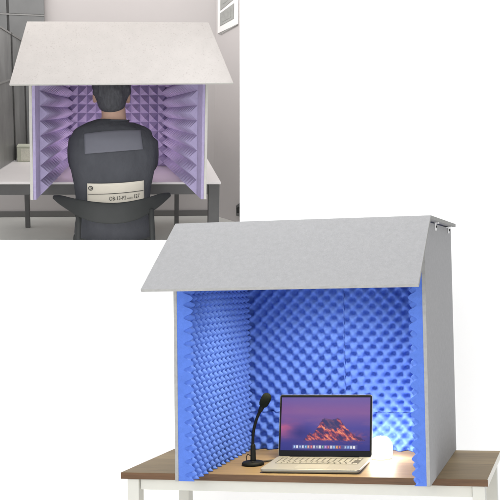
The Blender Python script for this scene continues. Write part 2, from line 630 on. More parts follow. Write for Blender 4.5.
bm = bmesh.new()
chamfer_slab(bm, LW / 2, LD / 2, 0.003, 0.0145, 0.004)
lbase = mesh_obj('base', bm, M['alu'], lap)
ZT = 0.0145
bm = bmesh.new()
box(bm, (-0.145, -0.018, ZT + 0.0002), (0.145, 0.088, ZT + 0.0006))
kb = mesh_obj('keyboard_tray', bm, M['keywell'], lbase)
bm = bmesh.new()
rows = [(0.0785, 0.010, 14), (0.0610, 0.0155, 14), (0.0430, 0.0155, 13.5), (0.0250, 0.0155, 13), (0.0070, 0.0155, 12), (-0.0110, 0.0135, 0)]
for yc, kh, nk in rows:
    xs = []
    if nk:
        wid = 0.284 / 14.4
        ext = (14.4 - int(nk)) / 2
        x_ = -0.142
        for k in range(int(nk) + 1):
            kw = wid * (ext if k == int(nk) and ext > 0.6 else 1)
            if k == 0:
                kw = wid * max(0.8, ext)
            if x_ + kw > 0.143:
                kw = 0.143 - x_
            if kw < 0.006:
                break
            xs.append((x_, x_ + kw))
            x_ += kw
    else:
        cuts = [-0.142, -0.122, -0.102, -0.082, -0.058, 0.040, 0.064, 0.084, 0.104, 0.124, 0.143]
        xs = list(zip(cuts, cuts[1:]))
    for a, b in xs:
        box(bm, (a + 0.0020, yc - kh / 2 + 0.0006, ZT + 0.0007), (b - 0.0020, yc + kh / 2 - 0.0010, ZT + 0.0016), 0.0004, seg=1)
mesh_obj('keys', bm, M['keys'], lbase)
bm = bmesh.new()
box(bm, (-0.055, -0.104, ZT + 0.0001), (0.055, -0.030, ZT + 0.0005))
mesh_obj('trackpad', bm, M['pad'], lbase)
bm = bmesh.new()
tube(bm, [(-0.125, LD / 2 - 0.004, 0.0135), (0.125, LD / 2 - 0.004, 0.0135)], 0.0045, 16)
mesh_obj('hinge', bm, M['bezel'], lap, True)
for fx in (-0.14, 0.14):
    for fy in (-0.085, 0.085):
        bm = bmesh.new()
        lathe(bm, (fx, fy, 0), [(0.006, 0), (0.007, 0.001), (0.007, 0.0029)], 16)
        mesh_obj('rubber_foot', bm, M['black'], lbase, True)
# lid: modelled flat (x across, z up), then leaned back about the hinge
LH = 0.2185
lid_m = Matrix.Translation((0, LD / 2 - 0.003, 0.0115)) @ Matrix.Rotation(math.radians(-10.5), 4, 'X')


def lid_part(name, bm, m, parent, smooth=False):
    bmesh.ops.transform(bm, matrix=lid_m, verts=bm.verts)
    return mesh_obj(name, bm, m, parent, smooth)


def rounded_rect(hw, z0, z1, r, n=6):
    out = []
    for cx, cz, a0 in ((hw - r, z1 - r, 0), (-hw + r, z1 - r, 90), (-hw + r, z0 + r, 180), (hw - r, z0 + r, 270)):
        for k in range(n + 1):
            a = math.radians(a0 + 90 * k / n)
            out.append((cx + r * math.cos(a), cz + r * math.sin(a)))
    return out


bm = bmesh.new()
prism(bm, [(x, 0.0015, z) for x, z in rounded_rect(LW / 2, 0.002, LH, 0.008)], (0, 0.0045, 0), 0.0007)
lid = lid_part('lid', bm, M['alu'], lap)
bm = bmesh.new()
prism(bm, [(x, 0.0, z) for x, z in rounded_rect(LW / 2 - 0.0012, 0.0035, LH - 0.0012, 0.007)], (0, 0.0014, 0))
lid_part('bezel', bm, M['bezel'], lid)
# the picture on the screen: dusk sky, drifting pink cloud and a rocky island catching the last sun
SX, SZ0, SZ1 = LW / 2 - 0.0075, 0.024, LH - 0.0095
GU, GV = 236, 150


def s2l(c):
    return [((v / 255) / 12.92 if v / 255 <= 0.04045 else ((v / 255 + 0.055) / 1.055) ** 2.4) for v in c]


def mixc(a, b, t):
    t = max(0, min(1, t))
    return [x + (y - x) * t for x, y in zip(a, b)]


RIDGE = [(0.25, 0.19), (0.29, 0.26), (0.325, 0.335), (0.355, 0.30), (0.40, 0.40), (0.435, 0.50), (0.465, 0.585), (0.49, 0.62), (0.52, 0.59), (0.56, 0.605),
         (0.60, 0.59), (0.635, 0.62), (0.67, 0.585), (0.70, 0.50), (0.735, 0.43), (0.77, 0.385), (0.81, 0.31), (0.87, 0.26), (0.95, 0.21)]


def ridge(u):
    if u < RIDGE[0][0] or u > RIDGE[-1][0]:
        return 0
    for (a, b), (c, d) in zip(RIDGE, RIDGE[1:]):
        if a <= u <= c:
            return b + (d - b) * (u - a) / (c - a)
    return 0


def picture(u, v):
    n1 = noise.fractal(Vector((u * 3, v * 9, 1.3)), 1.0, 2.0, 5)
    n2 = noise.fractal(Vector((u * 22, v * 18, 4.0)), 0.9, 2.1, 5)
    c = mixc((40, 44, 122), (70, 64, 142), v / 0.42)
    c = mixc(c, (118, 80, 142), (v - 0.42) / 0.28)
    c = mixc(c, (98, 80, 150), (v - 0.78) / 0.2)
    c = mixc(c, (128, 88, 138), 0.5 * max(0, n1) * (1 if v > 0.4 else 0.4))
    # pink bank on the left, warm shimmer around the island
    bank = max(0, 1 - abs(u - 0.05) / 0.24) * max(0, 1 - abs(v - 0.40) / 0.26)
    c = mixc(c, (186, 88, 128), min(0.8, bank * (1.0 + 0.8 * n1)))
    glow = max(0, 1 - abs(u - 0.83) / 0.22) * max(0, 1 - abs(v - 0.28) / 0.12)
    c = mixc(c, (180, 84, 104), glow * 0.55 * (0.7 + n2))
    low = max(0, 1 - abs(u - 0.22) / 0.2) * max(0, 1 - abs(v - 0.33) / 0.2)
    c = mixc(c, (34, 38, 112), low * 0.85)
    h = ridge(u) + 0.022 * n2
    foot = 0.175 + 0.03 * noise.noise(Vector((u * 14, 0, 0)))
    if foot < v < h:
        # gullies run down the slopes; light falls from the right
        big = noise.fractal(Vector((u * 9 + v * 3, v * 7, 9.1)), 1.0, 2.0, 3)
        gul = noise.fractal(Vector((u * 30 + v * 16, v * 13 - u * 6, 3.7)), 0.9, 2.1, 5)
        t = 0.46 + 0.9 * big + 1.2 * gul
        shade = 0.49 < u + 0.12 * (v - 0.5) + 0.02 * n2 < 0.645 and v > 0.40 + 0.05 * n2
        rock = mixc((58, 40, 92), (176, 74, 84), t * 1.25)
        if t > 0.72:
            rock = mixc(rock, (232, 138, 104), (t - 0.72) * 1.6)
        if shade:
            rock = mixc((44, 46, 98), (120, 72, 100), t * 0.55)
        edge = min(1, (h - v) / 0.02, (v - foot) / 0.03)
        c = mixc(c, rock, 0.96 * edge)
    elif v <= foot and 0.25 < u < 0.92:
        ref = noise.fractal(Vector((u * 16, v * 60, 2)), 0.9, 2.0, 4)
        c = mixc(c, (150, 66, 92), max(0, ref) * 1.2 * max(0, 1 - (foot - v) / 0.07))
    # dock: a frosted bar with small icons
    if 0.135 < u < 0.865 and 0.028 < v < 0.105:
        c = mixc(c, (118, 118, 156), 0.42)
        k = (u - 0.142) / 0.0318
        i = int(k)
        if 0 <= i < 22 and 0.14 < k - i < 0.86 and 0.042 < v < 0.092 and i != 17:
            pal = [(150, 190, 240), (235, 235, 240), (120, 150, 200), (210, 220, 230), (90, 170, 220), (230, 160, 120), (225, 90, 84), (200, 205, 215),
                   (130, 140, 160), (235, 235, 235), (90, 150, 120), (180, 120, 200), (190, 80, 84), (210, 210, 215), (120, 180, 230), (220, 140, 60),
                   (190, 60, 60), (0, 0, 0), (150, 170, 200), (120, 160, 220), (215, 220, 225), (240, 240, 240)]
            c = mixc(c, pal[i], 0.78)
            if (k - i - 0.5) ** 2 + ((v - 0.067) / 0.05) ** 2 < 0.05:
                c = mixc(c, (250, 250, 250), 0.45)
    return s2l(c)


bm = bmesh.new()
gr = [[bm.verts.new((-SX + 2 * SX * i / GU, -0.0004, SZ0 + (SZ1 - SZ0) * j / GV)) for i in range(GU + 1)] for j in range(GV + 1)]
lay = bm.loops.layers.color.new('Col') if False else None
for j in range(GV):
    for i in range(GU):
        bm.faces.new((gr[j][i], gr[j][i + 1], gr[j + 1][i + 1], gr[j + 1][i]))
scr = lid_part('screen', bm, M['screen'], lid)
att = scr.data.color_attributes.new('Col', 'FLOAT_COLOR', 'CORNER')
k = 0
for poly in scr.data.polygons:
    j, i = divmod(poly.index, GU)
    c = picture((i + 0.5) / GU, (j + 0.5) / GV)
    for li in poly.loop_indices:
        att.data[li].color = (*c, 1)

# ================================================================== LAMP
lamp = empty('lamp', (0.588, 0.452, 0), "small glowing white dome lamp on the desk behind the laptop's right edge", 'lamp')
O = lamp.location.copy()
bm = bmesh.new()
lathe(bm, tuple(O), [(0.034, 0), (0.037, 0.001), (0.037, 0.005), (0.034, 0.006)], 40)
mesh_obj('base', bm, M['clip'], lamp, True, origin=O)
bm = bmesh.new()
prof = [(0.033, 0.0062), (0.038, 0.008), (0.0398, 0.014), (0.0405, 0.024), (0.0405, 0.038)]
for k in range(1, 13):
    a = math.pi / 2 * k / 12.4
    prof.append((0.0405 * math.cos(a) ** 0.75, 0.036 + 0.042 * math.sin(a)))
lathe(bm, tuple(O), prof, 48)
mesh_obj('dome', bm, M['lamp'], lamp, True, origin=O)

# ================================================================== OFFICE BEYOND THE OPENING
# Local axes of the office: u across, v deep, w up. The set is tilted towards the camera so its desk top shows from above.
R_DIST, R_TILT = 5.2, math.radians(12)
d_ = pray(119, 183)
R_O = CAM + d_.normalized() * R_DIST
f_ = d_.normalized()
ru = (cr - f_ * cr.dot(f_)).normalized()
rw = ru.cross(f_)
rv = f_ * math.cos(R_TILT) + rw * math.sin(R_TILT)
rw = ru.cross(rv)
R_ROT = Matrix((ru, rv, rw)).transposed()
R_CAM = R_ROT.transposed() @ (CAM - R_O)


def rp(x, y, v):
    """The office point at depth v seen at photo position x, y."""
    d = R_ROT.transposed() @ pray(x, y)
    return R_CAM + d * ((v - R_CAM.y) / d.y)


def rw_pt(p):
    return R_O + R_ROT @ Vector(p)


RM = {
    'wall': mat('warm_white_wall_paint', (0.50, 0.475, 0.47), 0.9, 0.015, 3, spec=0.1),
    'floor': mat('grey_floor_tile', (0.66, 0.66, 0.63), 0.5, 0.05, 4, spec=0.4),
    'skirt': mat('grey_skirting', (0.15, 0.148, 0.145), 0.6),
    'dark': mat('dark_grey_glass', (0.175, 0.178, 0.178), 0.24, 0.14, 3, spec=0.45),
    'dark2': mat('smoky_partition_glass', (0.23, 0.235, 0.235), 0.3, 0.30, 9, spec=0.4, stretch=(1, 1, 0.35)),  # mottling imitates reflections on the glass
    'rail': mat('brushed_grey_rail', (0.26, 0.26, 0.255), 0.4),
    'mull': mat('charcoal_mullion', (0.075, 0.075, 0.075), 0.5),
    'felt': mat('white_speckled_felt', (0.475, 0.45, 0.432), 0.95, 0.035, 20, 0.4, 700, spec=0.05, speck=(150, 0.60, (0.36, 0.32, 0.31), 0.5)),
    'edge': mat('white_felt_edge', (0.52, 0.51, 0.48), 0.95, 0.05, 60, spec=0.05),
    'foam': mat('purple_acoustic_foam', (0.39, 0.345, 0.53), 0.97, 0.07, 40, 0.6, 380, spec=0.0, speck=(400, 0.60, (0.22, 0.19, 0.33), 0.4)),
    'top': mat('white_desk_laminate', (0.88, 0.85, 0.85), 0.5, 0.02, 10, spec=0.3),
    'steel': mat('charcoal_desk_steel', (0.125, 0.125, 0.125), 0.55, 0.06, 20),
    'chair': mat('black_moulded_chair_shell', (0.026, 0.028, 0.028), 0.6, 0.05, 20, spec=0.2),
    'shirt': mat('charcoal_cotton', (0.064, 0.067, 0.076), 0.9, 0.10, 16, 0.8, 11, spec=0.05, stretch=(1, 1, 0.6), bdist=0.02),
    'patch': mat('grey_back_print', (0.125, 0.128, 0.152), 0.85, 0.03, 20),
    'strip': mat('cream_waist_print', (0.54, 0.51, 0.44), 0.8, 0.03, 20),
    'ink': mat('black_ink', (0.035, 0.035, 0.035), 0.8),
    'trouser': mat('dark_trouser_cloth', (0.058, 0.061, 0.060), 0.9, 0.08, 25, 0.4, 300, spec=0.05),
    'skin': mat('skin', (0.50, 0.33, 0.25), 0.6, 0.06, 30, spec=0.3),
    'hair': mat('short_dark_hair', (0.068, 0.070, 0.078), 0.7, 0.25, 120, 0.8, 350, spec=0.2, stretch=(1, 1, 0.25)),
    'carton': mat('pale_green_carton', (0.58, 0.60, 0.50), 0.8, 0.05, 60),
    'carton2': mat('cream_carton_label', (0.72, 0.72, 0.62), 0.8, 0.12, 160),
    'grey': mat('grey_louvre', (0.32, 0.325, 0.31), 0.6, 0.12, 30),
    'whitep': mat('white_plastic', (0.78, 0.77, 0.76), 0.5),
}

WALL_V = 0.85
W_FLOOR = rp(113, 216, WALL_V).z
W_DESK = rp(113, 182, 0).z


def room_mesh(name, bm, m, smooth=False, kind='structure'):
    o = mesh_obj(name, bm, m, None, smooth)
    o.matrix_world = Matrix.Translation(R_O) @ R_ROT.to_4x4()
    if kind:
        o['kind'] = kind
    return o


def room_thing(name, base, label, cat):
    o = empty(name, rw_pt(base), label, cat, R_ROT)
    return o, Vector(base)


def at_w(x, v, w):
    """Point of the office at picture column x, depth v and height w."""
    a, b = rp(x, 0, v), rp(x, 240, v)
    t = (w - a.z) / (b.z - a.z)
    return a.lerp(b, t)


# shell: floor, back wall, right wall
uL, uR = at_w(-40, WALL_V, 0).x, at_w(214, WALL_V, 0).x
rw_front = at_w(318, 0.15, 0)
W_TOP = rp(113, -45, WALL_V).z
bm = bmesh.new()
box(bm, (uL - 0.25, -0.62, W_FLOOR - 0.03), (rw_front.x + 0.05, WALL_V + 0.05, W_FLOOR))
room_mesh('floor', bm, RM['floor'])
bm = bmesh.new()
box(bm, (uL - 0.25, WALL_V, W_FLOOR + 0.0005), (uR + 0.03, WALL_V + 0.04, W_TOP))
room_mesh('wall_back', bm, RM['wall'])
bm = bmesh.new()
a, b = Vector((uR, WALL_V - 0.0005, 0)), Vector((rw_front.x, 0.15, 0))
nn = Vector((a.y - b.y, b.x - a.x, 0)).normalized() * 0.04
prism(bm, [(a.x, a.y, W_FLOOR + 0.0005), (b.x, b.y, W_FLOOR + 0.0005), (b.x + nn.x, b.y + nn.y, W_FLOOR + 0.0005), (a.x + nn.x, a.y + nn.y, W_FLOOR + 0.0005)], (0, 0, W_TOP - W_FLOOR))
room_mesh('wall_right', bm, RM['wall'])
RA, RB, RN = a, b, -nn.normalized()
bm = bmesh.new()
box(bm, (uL, WALL_V - 0.012, W_FLOOR + 0.0005), (uR - 0.006, WALL_V - 0.0005, W_FLOOR + 0.034), 0.002)
room_mesh('skirting', bm, RM['skirt'])

# glossy dark cupboard front at the far left
cab, O = room_thing('cupboard', rp(22, 216, WALL_V - 0.03), 'tall dark grey glossy cupboard front at the left of the white office wall', 'cupboard')
cx1 = at_w(45.5, WALL_V - 0.04, 0.5).x
cxs = at_w(9.5, WALL_V - 0.04, 0.5).x
zr = rp(20, 14.5, WALL_V - 0.04).z
for xa, xb in ((uL, cxs - 0.006), (cxs + 0.006, cx1)):
    bm = bmesh.new()
    box(bm, (xa, WALL_V - 0.04, W_DESK + 0.002), (xb, WALL_V - 0.014, zr - 0.004), 0.002)
    mesh_obj('door', bm, RM['dark'], cab, origin=O)
    bm = bmesh.new()
    box(bm, (xa, WALL_V - 0.04, zr + 0.004), (xb, WALL_V - 0.014, W_TOP - 0.02), 0.002)
    mesh_obj('top_door', bm, RM['dark'], cab, origin=O)
bm = bmesh.new()
box(bm, (uL, WALL_V - 0.043, zr - 0.0035), (cx1, WALL_V - 0.02, zr + 0.0035))
mesh_obj('rail', bm, RM['rail'], cab, origin=O)
bm = bmesh.new()
box(bm, (cxs - 0.0055, WALL_V - 0.032, W_DESK + 0.002), (cxs + 0.0055, WALL_V - 0.014, W_TOP - 0.02))
mesh_obj('seam', bm, RM['mull'], cab, origin=O)

# smoked glass partition running back along the left end of the desk
pA, pB = at_w(-26, -0.1, 0), at_w(27, WALL_V - 0.06, 0)
part, O = room_thing('glass_partition', (pB.x, pB.y, W_FLOOR), 'smoked glass partition running back beside the left end of the white desk', 'partition')
pd = (pB - pA)
pd.z = 0
plen = pd.length
pd.normalize()
pn = Vector((pd.y, -pd.x, 0))
wA, wB = rp(-26, 5, -0.1).z, rp(27, 41, WALL_V - 0.06).z   # top edge sloped by image pixels to fall towards the far end


def top_w(s):
    return wA + (wB - wA) * s / plen


def pbox(bm, s0, s1, w0, w1, t0, t1):
    q = []
    for w in (w0, w1):
        for s, t in ((s0, t0), (s1, t0), (s1, t1), (s0, t1)):
            p = Vector((pA.x, pA.y, 0)) + pd * s + pn * t
            q.append((p.x, p.y, w(s) if callable(w) else w))
    hexa(bm, q)


zmid = rp(10, 80, 0.5).z
bm = bmesh.new()
pbox(bm, 0, plen, zmid + 0.005, lambda s: top_w(s) - 0.01, -0.006, 0.0)
pbox(bm, 0, plen, W_DESK + 0.004, zmid - 0.005, -0.006, 0.0)
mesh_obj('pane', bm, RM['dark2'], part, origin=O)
bm = bmesh.new()
pbox(bm, 0, plen, zmid - 0.0045, zmid + 0.0045, -0.010, 0.004)
pbox(bm, 0, plen, lambda s: top_w(s) - 0.0095, top_w, -0.010, 0.004)
mesh_obj('rail', bm, RM['rail'], part, origin=O)
for s in (0.0, plen * 0.40, plen * 0.74, plen - 0.012):
    bm = bmesh.new()
    pbox(bm, s, s + 0.012, W_DESK + 0.001, top_w(s) + 0.001, 0.0005, 0.005)
    mesh_obj('post', bm, RM['mull'], part, origin=O)

# wall vent and socket on the right-hand wall
rdir = (RB - RA)
rdir.z = 0
rlen = rdir.length
rdir.normalize()


def rwall(x, y):
    """Where the line of sight through x, y meets the right-hand wall (s along it, height)."""
    d = R_ROT.transposed() @ pray(x, y)
    n = Vector((RN.x, RN.y, 0))
    t = (RA - R_CAM).dot(n) / d.dot(n)
    p = R_CAM + d * t
    q = p - RA
    return Vector((q.x, q.y, 0)).dot(rdir), p.z


def wplate(bm, pts, t0, t1, bevel=0.0):
    base = [Vector((RA.x, RA.y, 0)) + rdir * s + RN * t0 + Vector((0, 0, w)) for s, w in pts]
    prism(bm, base, RN * (t1 - t0), bevel)


vent, O = room_thing('wall_vent', (RA + rdir * rwall(228, 20)[0]) * 1.0 + Vector((0, 0, rwall(228, 20)[1] - 0)), 'white framed wall vent with grey panes high on the right office wall', 'vent')
bm = bmesh.new()
wplate(bm, [rwall(*q) for q in ((218.5, -26), (239.2, -38), (238.6, 24), (218.3, 33.6))], 0.0005, 0.006, 0.001)
mesh_obj('frame', bm, RM['whitep'], vent, origin=O)
for quad in (((221.5, -12), (235.0, -19.5), (234.6, -0.5), (221.4, 10.6)), ((221.2, 13.2), (235.0, 3.2), (234.6, 18.6), (220.9, 26.2))):
    bm = bmesh.new()
    wplate(bm, [rwall(*q) for q in quad], 0.0062, 0.009, 0.001)
    pn_ = mesh_obj('pane', bm, RM['grey'], vent, origin=O)
    cxq = sum(q[0] for q in quad) / 4
    cyq = sum(q[1] for q in quad) / 4
    bm = bmesh.new()
    wplate(bm, [rwall(cxq + (q[0] - cxq) * 0.62, cyq + (q[1] - cyq) * 0.62) for q in quad], 0.0092, 0.0105, 0.0005)
    mesh_obj('grille', bm, RM['grey'], pn_, origin=O)
bm = bmesh.new()
wplate(bm, [rwall(*q) for q in ((220.4, 33.7), (238.4, 23.8), (238.4, 24.8), (220.4, 34.6))], 0.0062, 0.0085)
mesh_obj('lower_lip', bm, RM['grey'], vent, origin=O)
sock, O = room_thing('wall_socket', Vector((RA.x, RA.y, 0)) + rdir * rwall(239, 210)[0] + Vector((0, 0, rwall(239, 210)[1])), 'small dark socket low on the right office wall', 'socket')
bm = bmesh.new()
wplate(bm, [rwall(*q) for q in ((237.3, 205.5), (242, 202), (242, 216.5), (237.6, 215.5))], 0.0005, 0.012, 0.002)
mesh_obj('plate', bm, RM['steel'], sock, origin=O)
bm = bmesh.new()
wplate(bm, [rwall(*q) for q in ((238.3, 207.5), (241, 206), (241, 213), (238.4, 212.5))], 0.0122, 0.0135)
mesh_obj('outlet', bm, RM['ink'], sock, origin=O)

# white desk with a charcoal steel frame
dk, O = room_thing('desk', (0, 0.3, W_FLOOR), 'white topped office desk with a charcoal steel frame holding the purple foam booth', 'desk')
DB = 0.66
dR = rp(221, 178.5, 0).x
dL = at_w(-38, 0, W_DESK).x
bm = bmesh.new()
hexa(bm, [(dL, 0, W_DESK - 0.012), (dR, 0, W_DESK - 0.012), (dR - 0.015, DB, W_DESK - 0.012), (dL, DB, W_DESK - 0.012),
          (dL, 0, W_DESK), (dR, 0, W_DESK), (dR - 0.015, DB, W_DESK), (dL, DB, W_DESK)], 0.002)
mesh_obj('desk_top', bm, RM['top'], dk, origin=O)
bm = bmesh.new()
box(bm, (dL + 0.02, 0.012, W_DESK - 0.068), (dR - 0.062, 0.04, W_DESK - 0.0125), 0.003)
box(bm, (dL + 0.02, DB - 0.07, W_DESK - 0.068), (dR - 0.062, DB - 0.04, W_DESK - 0.0125), 0.003)
mesh_obj('apron', bm, RM['steel'], dk, origin=O)
lx = [(at_w(28, 0.6, W_FLOOR).x, 0.6, 0.026), (at_w(176.5, 0.6, W_FLOOR).x, 0.6, 0.024), (dR - 0.034, 0.03, 0.056), (dL + 0.05, 0.03, 0.04)]
for x_, v_, s_ in lx:
    bm = bmesh.new()
    box(bm, (x_ - s_ / 2, v_ - s_ / 2 + 0.002, W_FLOOR + 0.0005), (x_ + s_ / 2, v_ + s_ / 2 - 0.002, W_DESK - 0.0127), 0.003)
    mesh_obj('leg', bm, RM['steel'], dk, origin=O)

# carton on the desk
ct, O = room_thing('carton', at_w(23, 0.56, W_DESK), 'small pale green carton on the white desk outside the felt booth', 'box')
bm = bmesh.new()
cxa, cxb = at_w(17.3, 0.52, W_DESK).x, at_w(30.5, 0.52, W_DESK).x
ch = rp(23, 147.5, 0.52).z - W_DESK
box(bm, (cxa, 0.52, W_DESK + 0.0005), (cxb, 0.60, W_DESK + ch), 0.002)
cb = mesh_obj('body', bm, RM['carton'], ct, origin=O)
bm = bmesh.new()
box(bm, (cxa - 0.001, 0.519, W_DESK + ch + 0.0003), (cxb + 0.001, 0.601, W_DESK + ch + 0.006), 0.0015)
mesh_obj('lid', bm, RM['carton'], ct, origin=O)
bm = bmesh.new()
box(bm, (cxa + 0.02, 0.5180, W_DESK + 0.008), (cxb - 0.003, 0.5195, W_DESK + ch - 0.006))
mesh_obj('label', bm, RM['carton2'], cb, origin=O)

# the office's own ceiling light, with unseen fills added for floor and right wall
def room_area(name, p, q, size, power, color):
    return area(name, rw_pt(p), rw_pt(q), size, power, color)


room_area('office_floor_fill', (-0.05, -0.74, -0.16), (0.15, 0.6, 0.0), 0.5, 1.3, (1.0, 0.97, 0.95))  # added fill below the sightline, brightens the floor and under the desk
room_area('office_wall_fill', (0.26, 0.30, 1.25), (0.62, 0.25, 0.1), 0.35, 1.8, (1.0, 0.97, 0.95))  # added, unseen: brightens the dim right-hand wall
room_area('office_ceiling_light', (-0.30, 0.05, 1.25), (0.1, 0.15, 0.0), 1.5, 13.5, (1.0, 0.96, 0.93))

# ------------------------------------------------------------------ white felt booth with purple pyramid foam
bt, O = room_thing('sound_booth', (0, 0.0, W_DESK), 'white felt desktop sound booth lined with purple pyramid foam, person sitting inside', 'sound booth')
VF, VBk = -0.40, 0.44
lf, lb = rp(30.3, 198.5, VF), rp(62.5, 165, VBk)  # booth splayed towards the front from image pixels, imitating the inset's stronger perspective
rf, rb = rp(206.5, 194.5, VF), rp(172.0, 161, VBk)
ltf, ltb = rp(28.0, 40, VF), rp(64.0, 68, VBk)
rtf, rtb = rp(209.0, 40, VF), rp(171.0, 68, VBk)
for p in (lf, lb, rf, rb):
    p.z = W_DESK + 0.0006
TH = Vector((0.0125, 0, 0))


def quad_panel(name, a, b, c, d, off):
    bm = bmesh.new()
    hexa(bm, [a, b, b + off, a + off, d, c, c + off, d + off], 0.0012)
    for f in bm.faces:
        if f.calc_center_median().y < VF + 0.002:
            f.material_index = 1
    return mesh_obj(name, bm, [RM['felt'], RM['edge']], bt, origin=O)


quad_panel('side_panel', lf, lb, ltb, ltf, TH)
quad_panel('side_panel', rb, rf, rtf, rtb, -TH)
bk_t = Vector((0, -0.012, 0))
bm = bmesh.new()
e_ = TH * 1.05
hexa(bm, [lb + e_, rb - e_, rb - e_ + bk_t, lb + e_ + bk_t, ltb + e_, rtb - e_, rtb - e_ + bk_t, ltb + e_ + bk_t], 0.001)
mesh_obj('back_panel', bm, RM['felt'], bt, origin=O)
# roof sloped down to stay hidden from the camera behind the awning
hl, hr_ = rp(27.0, 21.3, VF - 0.005), rp(208.6, 22.3, VF - 0.005)
up = Vector((0, 0, 0.011))
bm = bmesh.new()
q = [ltf + Vector((-0.002, 0, 0.001)), rtf + Vector((0.002, 0, 0.001)), rtb + Vector((0.002, 0, 0.001)), ltb + Vector((-0.002, 0, 0.001))]
hexa(bm, q + [p + up for p in q], 0.001)
mesh_obj('roof_panel', bm, RM['felt'], bt, origin=O)
bl, br = rp(9.2, 84.3, VF - 0.24), rp(233.5, 82.8, VF - 0.24)
an = (br - bl).cross(hl - bl).normalized()
if an.y > 0:
    an = -an
bm = bmesh.new()
hexa(bm, [bl - an * 0.011, br - an * 0.011, hr_ - an * 0.011, hl - an * 0.011, bl, br, hr_, hl], 0.0015)
for f in bm.faces:
    if (f.calc_center_median() - (bl + br) / 2).dot((bl + br - hl - hr_).normalized()) > -0.004:
        f.material_index = 1
mesh_obj('awning', bm, [RM['felt'], RM['edge']], bt, origin=O)


def pyramid_foam(a, b, c, d, nu, nv, height, base, m0=0.0, m1=0.0):
    """Foam sheet over the quad a b c d (a-b along the bottom): base slab and rows of pyramids; m0/m1 flat margins."""
    bm = bmesh.new()
    n = (b - a).cross(d - a).normalized()

    def P(s, t, h):
        p = a.lerp(b, s).lerp(d.lerp(c, s), t)
        return p + n * h
    S_ = [0.0] + ([m0] if m0 else []) + [m0 + (1 - m0 - m1) * (i + 1) / nu for i in range(nu)] + ([1.0] if m1 else [])
    nt_ = nv
    g = [[bm.verts.new(P(s, j / nt_, base)) for s in S_] for j in range(nt_ + 1)]
    gb = [[bm.verts.new(P(s, j / nt_, 0)) for s in S_] for j in range(nt_ + 1)]
    K = len(S_) - 1
    for j in range(nt_):
        for i in range(K):
            flat = (m0 and i == 0) or (m1 and i == K - 1)
            q = [g[j][i], g[j][i + 1], g[j + 1][i + 1], g[j + 1][i]]
            if flat:
                bm.faces.new(q)
            else:
                ap = bm.verts.new(P((S_[i] + S_[i + 1]) / 2, (j + 0.5) / nt_, base + height * (0.95 + 0.1 * random.random())))
                for k in range(4):
                    bm.faces.new((q[k], q[(k + 1) % 4], ap))
    for j in range(nt_):
        bm.faces.new((g[j][0], g[j + 1][0], gb[j + 1][0], gb[j][0]))
        bm.faces.new((g[j][K], gb[j][K], gb[j + 1][K], g[j + 1][K]))
    for i in range(K):
        bm.faces.new((g[0][i], gb[0][i], gb[0][i + 1], g[0][i + 1]))
        bm.faces.new((g[nt_][i], g[nt_][i + 1], gb[nt_][i + 1], gb[nt_][i]))
    return mesh_obj('foam_sheet', bm, RM['foam'], bt, origin=O)


lift = Vector((0, 0, 0.001))
i1 = TH * 1.08
pyramid_foam(lf + i1 + lift, lb + i1 + lift + Vector((0, -0.014, 0)), ltb + i1 + Vector((0, -0.014, 0)), ltf + i1, 16, 10, 0.034, 0.012, 0.12, 0.0)
pyramid_foam(rb - i1 + lift + Vector((0, -0.014, 0)), rf - i1 + lift, rtf - i1, rtb - i1 + Vector((0, -0.014, 0)), 16, 10, 0.034, 0.012, 0.0, 0.12)
k_ = Vector((0, -0.0135, 0))
pyramid_foam(lb + TH * 2.2 + lift + k_, rb - TH * 2.2 + lift + k_, rtb - TH * 2.2 + k_, ltb + TH * 2.2 + k_, 11, 11, 0.03, 0.010)

pl = bpy.data.lights.new('booth_lamp', 'POINT')
pl.energy, pl.color, pl.shadow_soft_size = 3.0, (1.0, 0.85, 0.90), 0.06
po = bpy.data.objects.new('booth_lamp', pl)
COL.objects.link(po)
po.location = rw_pt((rp(114, 140, 0.1).x, 0.12, W_DESK + 0.12))

# ------------------------------------------------------------------ chair
VC = -0.52
chv, O = room_thing('chair', rp(113, 236, VC + 0.16) * 1.0, 'black chair with a curved horn shaped backrest at the white desk', 'chair')
# backrest: a curved band that wraps round the sitter
line = [(54.0, 197.0, VC + 0.20, 1.8), (60, 199.5, VC + 0.15, 4.2), (70, 204.0, VC + 0.09, 6.2), (82, 208.8, VC + 0.035, 8.4), (97, 212.3, VC + 0.006, 9.8), (113, 213.3, VC, 10.0),
        (128, 211.8, VC + 0.006, 9.8), (142, 207.8, VC + 0.03, 8.6), (154, 202.5, VC + 0.08, 6.6), (163, 197.6, VC + 0.14, 4.6), (169.5, 194.6, VC + 0.20, 2.0)]
ctr = catmull([rp(x, y, v) for x, y, v, _ in line], 6)
hts = catmull([(h * 0.00465, 0, 0) for *_, h in line], 6)
bm = bmesh.new()
n = 18
rings = []
for i, p in enumerate(ctr):
    t = (ctr[min(i + 1, len(ctr) - 1)] - ctr[max(i - 1, 0)]).normalized()
    upv = (Vector((0, 0, 1)) - t * t.z).normalized()
    dp = t.cross(upv)
    hh = max(0.005, hts[i].x)
    th = 0.0055 + 0.10 * hh
    ring = []
    for k in range(n):
        a = 2 * math.pi * k / n
        ca, sa = math.cos(a), math.sin(a)
        ca = math.copysign(abs(ca) ** 0.7, ca)
        sa = math.copysign(abs(sa) ** 0.7, sa)
        lean = 0.22 * ca * hh
        ring.append(bm.verts.new(p + upv * hh * ca + dp * (th * sa - lean)))
    rings.append(ring)
for a, b in zip(rings, rings[1:]):
    for k in range(n):
        bm.faces.new((a[k], a[(k + 1) % n], b[(k + 1) % n], b[k]))
bm.faces.new(rings[0])
bm.faces.new(rings[-1][::-1])
mesh_obj('backrest', bm, RM['chair'], chv, True, origin=O)
W_SEAT = rp(113, 238, -0.34).z
